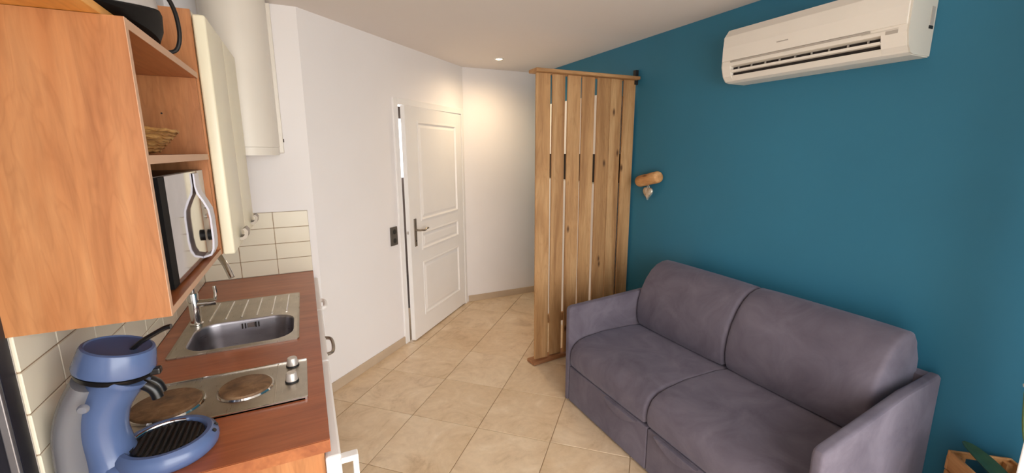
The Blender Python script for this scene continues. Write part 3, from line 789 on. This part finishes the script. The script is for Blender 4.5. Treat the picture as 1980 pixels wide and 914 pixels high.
# ------------------------------------------------------------------ microwave
def microwave():
    m = thing('microwave', 'mirror-fronted microwave oven with arched handle on the shelf', 'microwave', (0.14, 1.66, 1.3025))
    y0, y1, z0, z1, xf = 1.375, 1.930, 1.309, 1.606, 0.255
    obj('casing', bx((0.02, y0, z0), (xf-0.0, y1, z1), 0.004, 2), 'black_pl', m)
    dr = obj('door', bx((xf+0.0005, 1.432, z0+0.002), (xf+0.010, 1.832, z1-0.002)), 'mirror', m)
    obj('door_edge', bx((xf+0.0005, y0, z0+0.002), (xf+0.010, 1.431, z1-0.002)), 'black_flat', dr)
    cp = obj('control_panel', bx((xf+0.0005, 1.833, z0+0.002), (xf+0.010, y1, z1-0.002)), 'lightgrey_pl', m)
    bm = new(); cyl((xf+0.010, 1.885, 1.372), (xf+0.034, 1.885, 1.372), 0.020, 20, bm); obj('knob', bm, 'black_matt', cp, True)
    for z in (1.44, 1.475):
        bm = new(); cyl((xf+0.010, 1.885, z), (xf+0.015, 1.885, z), 0.009, 16, bm); obj('button', bm, 'chrome', cp, True)
    # arched strap handle: profile across (x,z), strap width along y
    X0 = xf+0.0105
    outer = [(0.006, 1.598), (0.006, 1.555), (0.010, 1.535), (0.024, 1.505), (0.0345, 1.478), (0.037, 1.45), (0.037, 1.375), (0.034, 1.340), (0.024, 1.319), (0.0, 1.312)]
    inner = [(0.0, 1.3185), (0.021, 1.325), (0.0285, 1.343), (0.0315, 1.376), (0.0315, 1.45), (0.029, 1.476), (0.0185, 1.503), (0.005, 1.531), (0.0015, 1.555), (0.0015, 1.598)]
    hp = [(X0+a, b) for a, b in outer+inner]
    obj('handle', prism(hp, 'y', 1.755, 1.822), 'strap', dr)
    for yy in (1.42, 1.88):
        for xx in (0.05, 0.22):
            bm = new(); cyl((xx, yy, 1.3026), (xx, yy, 1.310), 0.012, 12, bm); obj('foot', bm, 'black_matt', m)
microwave()

# straw basket on the middle shelf
def basket():
    b = thing('straw_basket', 'shallow woven straw basket on the middle shelf', 'basket', (0.13, 1.60, 1.660))
    prof = [(0, 1.6612), (0.05, 1.6612), (0.075, 1.668), (0.105, 1.702), (0.122, 1.727), (0.126, 1.729), (0.119, 1.732), (0.10, 1.708), (0.07, 1.675), (0.045, 1.668), (0, 1.668)]
    obj('woven_bowl', lathe(prof, (0.138, 1.615, 0), 40, sy=2.0), 'straw', b, True, angle=1.5)
    for k in range(7):
        t = k/6; r = 0.078+0.046*t; z = 1.672+0.056*t
        pts = [(0.138+(r+0.001)*math.cos(a), 1.615+(r+0.001)*2.0*math.sin(a), z+0.002*math.sin(17*a+k*PI)) for a in [2*PI*i/48 for i in range(49)]]
        obj('coil', tube(pts, 0.0042, 6, cap=False), 'straw', b, True)
basket()

# ------------------------------------------------------------------ water heater
def heater():
    w = thing('water_heater', 'tall white rounded water heater on the kitchen end wall', 'water heater', (0.33, 3.0, 1.65))
    cx, r = 0.325, 0.158
    pts = [(cx+r*math.cos(a), 2.965+r*1.25*math.sin(a)) for a in [PI+PI*i/24 for i in range(25)]]+[(cx+r, 3.02), (cx-r, 3.02)]
    obj('casing', prism(pts, 'z', 1.695, 2.505), 'white_pl', w, True)
    obj('bottom_cover', prism([(cx+(p[0]-cx)*0.985, 2.97+(p[1]-2.97)*0.985) for p in pts], 'z', 1.650, 1.694, 0.006), 'white_pl', w, True)
    obj('back_plate', bx((cx-0.175, 3.02, 1.66), (cx+0.178, 3.0765, 2.5), 0.004), 'white_pl', w)
    bm = new(); cyl((cx+0.178, 3.045, 1.735), (cx+0.183, 3.045, 1.735), 0.010, 12, bm); obj('screw', bm, 'dark_slot', w)
    bm = new(); cyl((cx+0.147, 2.89, 2.30), (cx+0.152, 2.885, 2.30), 0.006, 10, bm)
heater()

# ------------------------------------------------------------------ coffee machine
def coffee():
    c = thing('coffee_machine', 'blue pod coffee machine on the near end of the worktop', 'coffee machine', (0.2, 1.29, 0.9))
    CX, CY = 0.222, 1.288
    Z = 0.9008
    base = obj('base_tray', lathe([(0, Z), (0.098, Z), (0.108, Z+0.010), (0.111, Z+0.024), (0.107, Z+0.040), (0.096, Z+0.050), (0.086, Z+0.050), (0.081, Z+0.044), (0.079, Z+0.026), (0, Z+0.026)], (CX, CY, 0), 48, sx=1.0, sy=0.94), 'blue_pl', c, True)
    obj('drip_grid', lathe([(0, Z+0.040), (0.04, Z+0.041), (0.076, Z+0.043), (0.079, Z+0.039), (0.079, Z+0.030)], (CX+0.002, CY, 0), 40, sy=0.94), 'black_pl', base, True)
    for k in range(-5, 6):
        w = math.sqrt(max(0.0, 0.074**2-(k*0.0135)**2))
        obj('grid_bar', bx((CX+k*0.0135-0.0022, CY-w*0.93, Z+0.0415), (CX+k*0.0135+0.0022, CY+w*0.93, Z+0.0465)), 'black_matt', base)
    ring = [(CX+0.079*math.cos(a), CY+0.0745*math.sin(a), Z+0.047) for a in [math.radians(70+i*10) for i in range(12)]]
    obj('chrome_lip', tube(ring, 0.004, 8), 'chrome', base, True)
    for ang in (-8, 10):
        a = math.radians(ang); p = Vector((CX+0.103*math.cos(a), CY+0.097*math.sin(a), Z+0.042)); nrm = Vector((math.cos(a), math.sin(a), 0.8)).normalized()
        obj('button', tube([p-nrm*0.002, p+nrm*0.004], 0.0055, 12), 'black_pl', base, True)
    # curved body column
    col = spline([(0.112, CY, Z+0.001), (0.112, CY, 0.925), (0.109, CY, 0.955), (0.106, CY, 1.01), (0.118, CY, 1.07), (0.146, CY, 1.125), (0.162, CY, 1.148)], 6)
    n = len(col); rad = [0.072-0.017*math.sin(PI*min(1, i/(n-1)*1.1)) for i in range(n)]
    body = obj('body_column', tube(col, rad, 28, flat=(1.0, 0.82), up=(1, 0, 0)), 'blue_pl', c, True, angle=1.2)
    # flared skirt joining column and tray
    sk = spline([(0.112, CY, 0.926), (0.130, CY, 0.924), (0.148, CY, 0.920)], 5)
    obj('tray_neck', tube(sk, [0.06+0.002*i for i in range(len(sk))], 24, flat=(1.0, 0.22), up=(0, 0, 1)), 'blue_pl', c, True, angle=1.2)
    # tilted brewing head
    T = Matrix.Rotation(math.radians(15), 4, 'Y')
    hc = (0.146, CY, 1.156)
    obj('head_ring', lathe([(0, -0.020), (0.062, -0.020), (0.072, -0.013), (0.0755, -0.002), (0.070, 0.002), (0, 0.002)], hc, 40, T), 'black_pl', c, True)
    hd = obj('head', lathe([(0, 0.0022), (0.0775, 0.0022), (0.079, 0.009), (0.0715, 0.052), (0.069, 0.057), (0.063, 0.059)], hc, 48, T), 'blue_pl', c, True)
    obj('lid', lathe([(0.063, 0.0592), (0.061, 0.056), (0.05, 0.053), (0, 0.054)], hc, 48, T), 'blue_dk', hd, True)
    L = [T @ Vector(p)+Vector(hc) for p in ((0.026, -0.004, 0.050), (0.042, -0.006, 0.072), (0.064, -0.008, 0.094), (0.084, -0.010, 0.112), (0.096, -0.011, 0.118))]
    obj('lid_lever', tube(spline(L, 4), 0.0085, 10, flat=(1.0, 0.7)), 'black_pl', c, True)
    # spout under the head and the latch on the head
    for s in (-1, 1):
        P = [(0.170, CY+s*0.010, 1.118), (0.197, CY+s*0.013, 1.108), (0.216, CY+s*0.015, 1.090), (0.222, CY+s*0.016, 1.068)]
        obj('spout', tube(spline(P, 4), 0.0125, 12), 'black_pl', c, True)
    obj('head_latch', bx((0.212, CY-0.020, 1.128), (0.236, CY+0.002, 1.145), 0.004, 2), 'black_pl', c)
    # water tank behind the column
    tk = spline([(0.052, CY+0.004, Z+0.001), (0.052, CY+0.004, 0.925), (0.050, CY+0.004, 0.96), (0.054, CY+0.004, 1.03), (0.072, CY+0.004, 1.09), (0.098, CY+0.004, 1.138)], 5)
    obj('water_tank', tube(tk, [0.078-0.014*i/(len(tk)-1) for i in range(len(tk))], 24, flat=(1.0, 0.52), up=(1, 0, 0)), 'tank', c, True, angle=1.2)
    obj('tank_knob', lathe([(0, 0.012), (0.008, 0.010), (0.011, 0.004), (0.011, 0)], (0.108, CY-0.080, 1.105), 16, Matrix.Rotation(PI/2, 4, 'X')), 'tank', c, True)
    obj('power_cord', tube(spline([(0.05, 1.235, 0.92), (0.034, 1.22, 0.915), (0.03, 1.20, 0.906), (0.06, 1.185, 0.9055)], 6), 0.0035, 8), 'black_matt', c, True)
coffee()

# ------------------------------------------------------------------ crate with orchid
def crate():
    a = math.radians(-40); o = Vector((2.905, 0.655, 0))
    ct = thing('wooden_crate', 'pale wooden slatted crate against the blue wall, bottom right', 'crate', o, a)
    # local +x towards the wall, -y towards the camera
    w, l, h = 0.185, 0.30, 0.45
    for px, py in ((0.0, -0.022), (w-0.022, -0.022), (0.0, -l), (w-0.022, -l)):
        obj('corner_post', bx((px+0.0005, py+0.0005, 0), (px+0.0215, py+0.0215, h-0.012)), 'crate', ct, local=True)
    for k in range(5):
        z0 = 0.012+k*0.089; z1 = z0+0.082
        obj('slat', bx((-0.012, -l, z0), (-0.0002, 0.0, z1), 0.002, 1), 'crate', ct, local=True)
        obj('slat', bx((w+0.0002, -l, z0), (w+0.012, 0.0, z1), 0.002, 1), 'crate', ct, local=True)
    for k in range(4):
        z0 = 0.012+k*0.089
        obj('slat', bx((-0.012, 0.0002, z0), (w+0.012, 0.012, z0+0.082), 0.002, 1), 'crate', ct, local=True)
        obj('slat', bx((-0.012, -l-0.012, z0), (w+0.012, -l-0.0002, z0+0.082), 0.002, 1), 'crate', ct, local=True)
    for yy in (0.0002, -l-0.012):                                   # top rails with a hand hole
        obj('end_rail', bx((-0.012, yy, 0.424), (w+0.012, yy+0.012, 0.450), 0.002, 1), 'crate', ct, local=True)
        obj('end_rail', bx((-0.012, yy, 0.366), (0.045, yy+0.012, 0.424)), 'crate', ct, local=True); obj('end_rail', bx((w-0.045, yy, 0.366), (w+0.012, yy+0.012, 0.424)), 'crate', ct, local=True)
    obj('bottom_board', bx((0.0225, -l+0.0225, 0.012), (w-0.0225, -0.0225, 0.024)), 'crate', ct, local=True)
    m = MW[ct.name]
    pl = thing('orchid', 'potted orchid with broad dark green leaves inside the crate', 'plant', m @ Vector((w/2, -0.19, 0.025)))
    c = m @ Vector((w/2+0.01, -0.20, 0.0))
    obj('pot', lathe([(0, 0.0255), (0.05, 0.0255), (0.065, 0.36), (0.066, 0.365), (0.060, 0.365), (0.056, 0.345), (0, 0.345)], c, 28), 'pot', pl, True)
    obj('potting_bark', lathe([(0, 0.356), (0.05, 0.350), (0.0565, 0.346)], c, 28), 'bark', pl, True)
    def leaf_mesh(ang, length, rise, droop, wd):
        bm = new(); d = Vector((math.cos(ang), math.sin(ang), 0)); sd = Vector((-d.y, d.x, 0)); rows = []; N = 12
        for i in range(N+1):
            t = i/N; p = Vector(c)+d*length*t+Vector((0, 0, 0.392+rise*(t**0.8)*(1.0-0.1*t)-droop*t*t))
            ww = wd*math.sin(PI*min(1, 0.12+t*0.88))**0.42 if t < 0.999 else 0.006
            rows.append([p+sd*ww*u+Vector((0, 0, 0.22*ww*abs(u))) for u in (-1, -0.5, 0, 0.5, 1)])
        top = [[bm.verts.new(q) for q in r] for r in rows]; bot = [[bm.verts.new(q-Vector((0, 0, 0.003))) for q in r] for r in rows]
        for i in range(N):
            for k in range(4):
                bm.faces.new((top[i][k], top[i+1][k], top[i+1][k+1], top[i][k+1])); bm.faces.new((bot[i][k], bot[i][k+1], bot[i+1][k+1], bot[i+1][k]))
            bm.faces.new((top[i][0], bot[i][0], bot[i+1][0], top[i+1][0])); bm.faces.new((top[i][4], top[i+1][4], bot[i+1][4], bot[i][4]))
        bm.faces.new([*top[0], *reversed(bot[0])]); bm.faces.new([*reversed(top[N]), *bot[N]])
        return bm
    tip = Vector((2.90, 0.63, 0)); d = tip-Vector((c.x, c.y, 0))
    obj('leaf', leaf_mesh(math.atan2(d.y, d.x), d.length*1.02, 0.135, 0.0, 0.040), 'leaf', pl, True)
    obj('leaf', leaf_mesh(math.radians(-60), 0.17, 0.14, 0.05, 0.03), 'leaf', pl, True)
    obj('leaf', leaf_mesh(math.radians(200), 0.17, 0.13, 0.05, 0.03), 'leaf', pl, True)
    obj('leaf', leaf_mesh(math.radians(20), 0.10, 0.12, 0.0, 0.03), 'leaf', pl, True)
    st = spline([(c.x, c.y, 0.35), (c.x+0.0, c.y-0.02, 0.50), (2.825, 0.468, 0.66), (2.815, 0.488, 0.83)], 6)
    obj('flower_stem', tube(st, 0.004, 8), 'stem', pl, True)
    for k, (dx, dz) in enumerate(((0.0, 0.012), (0.012, 0.03))):
        obj('bud', lathe([(0, -0.012), (0.008, -0.006), (0.010, 0.002), (0.005, 0.010), (0, 0.013)], (2.815+dx, 0.488-dx, 0.842+dz), 14), 'petal', pl, True)
crate()
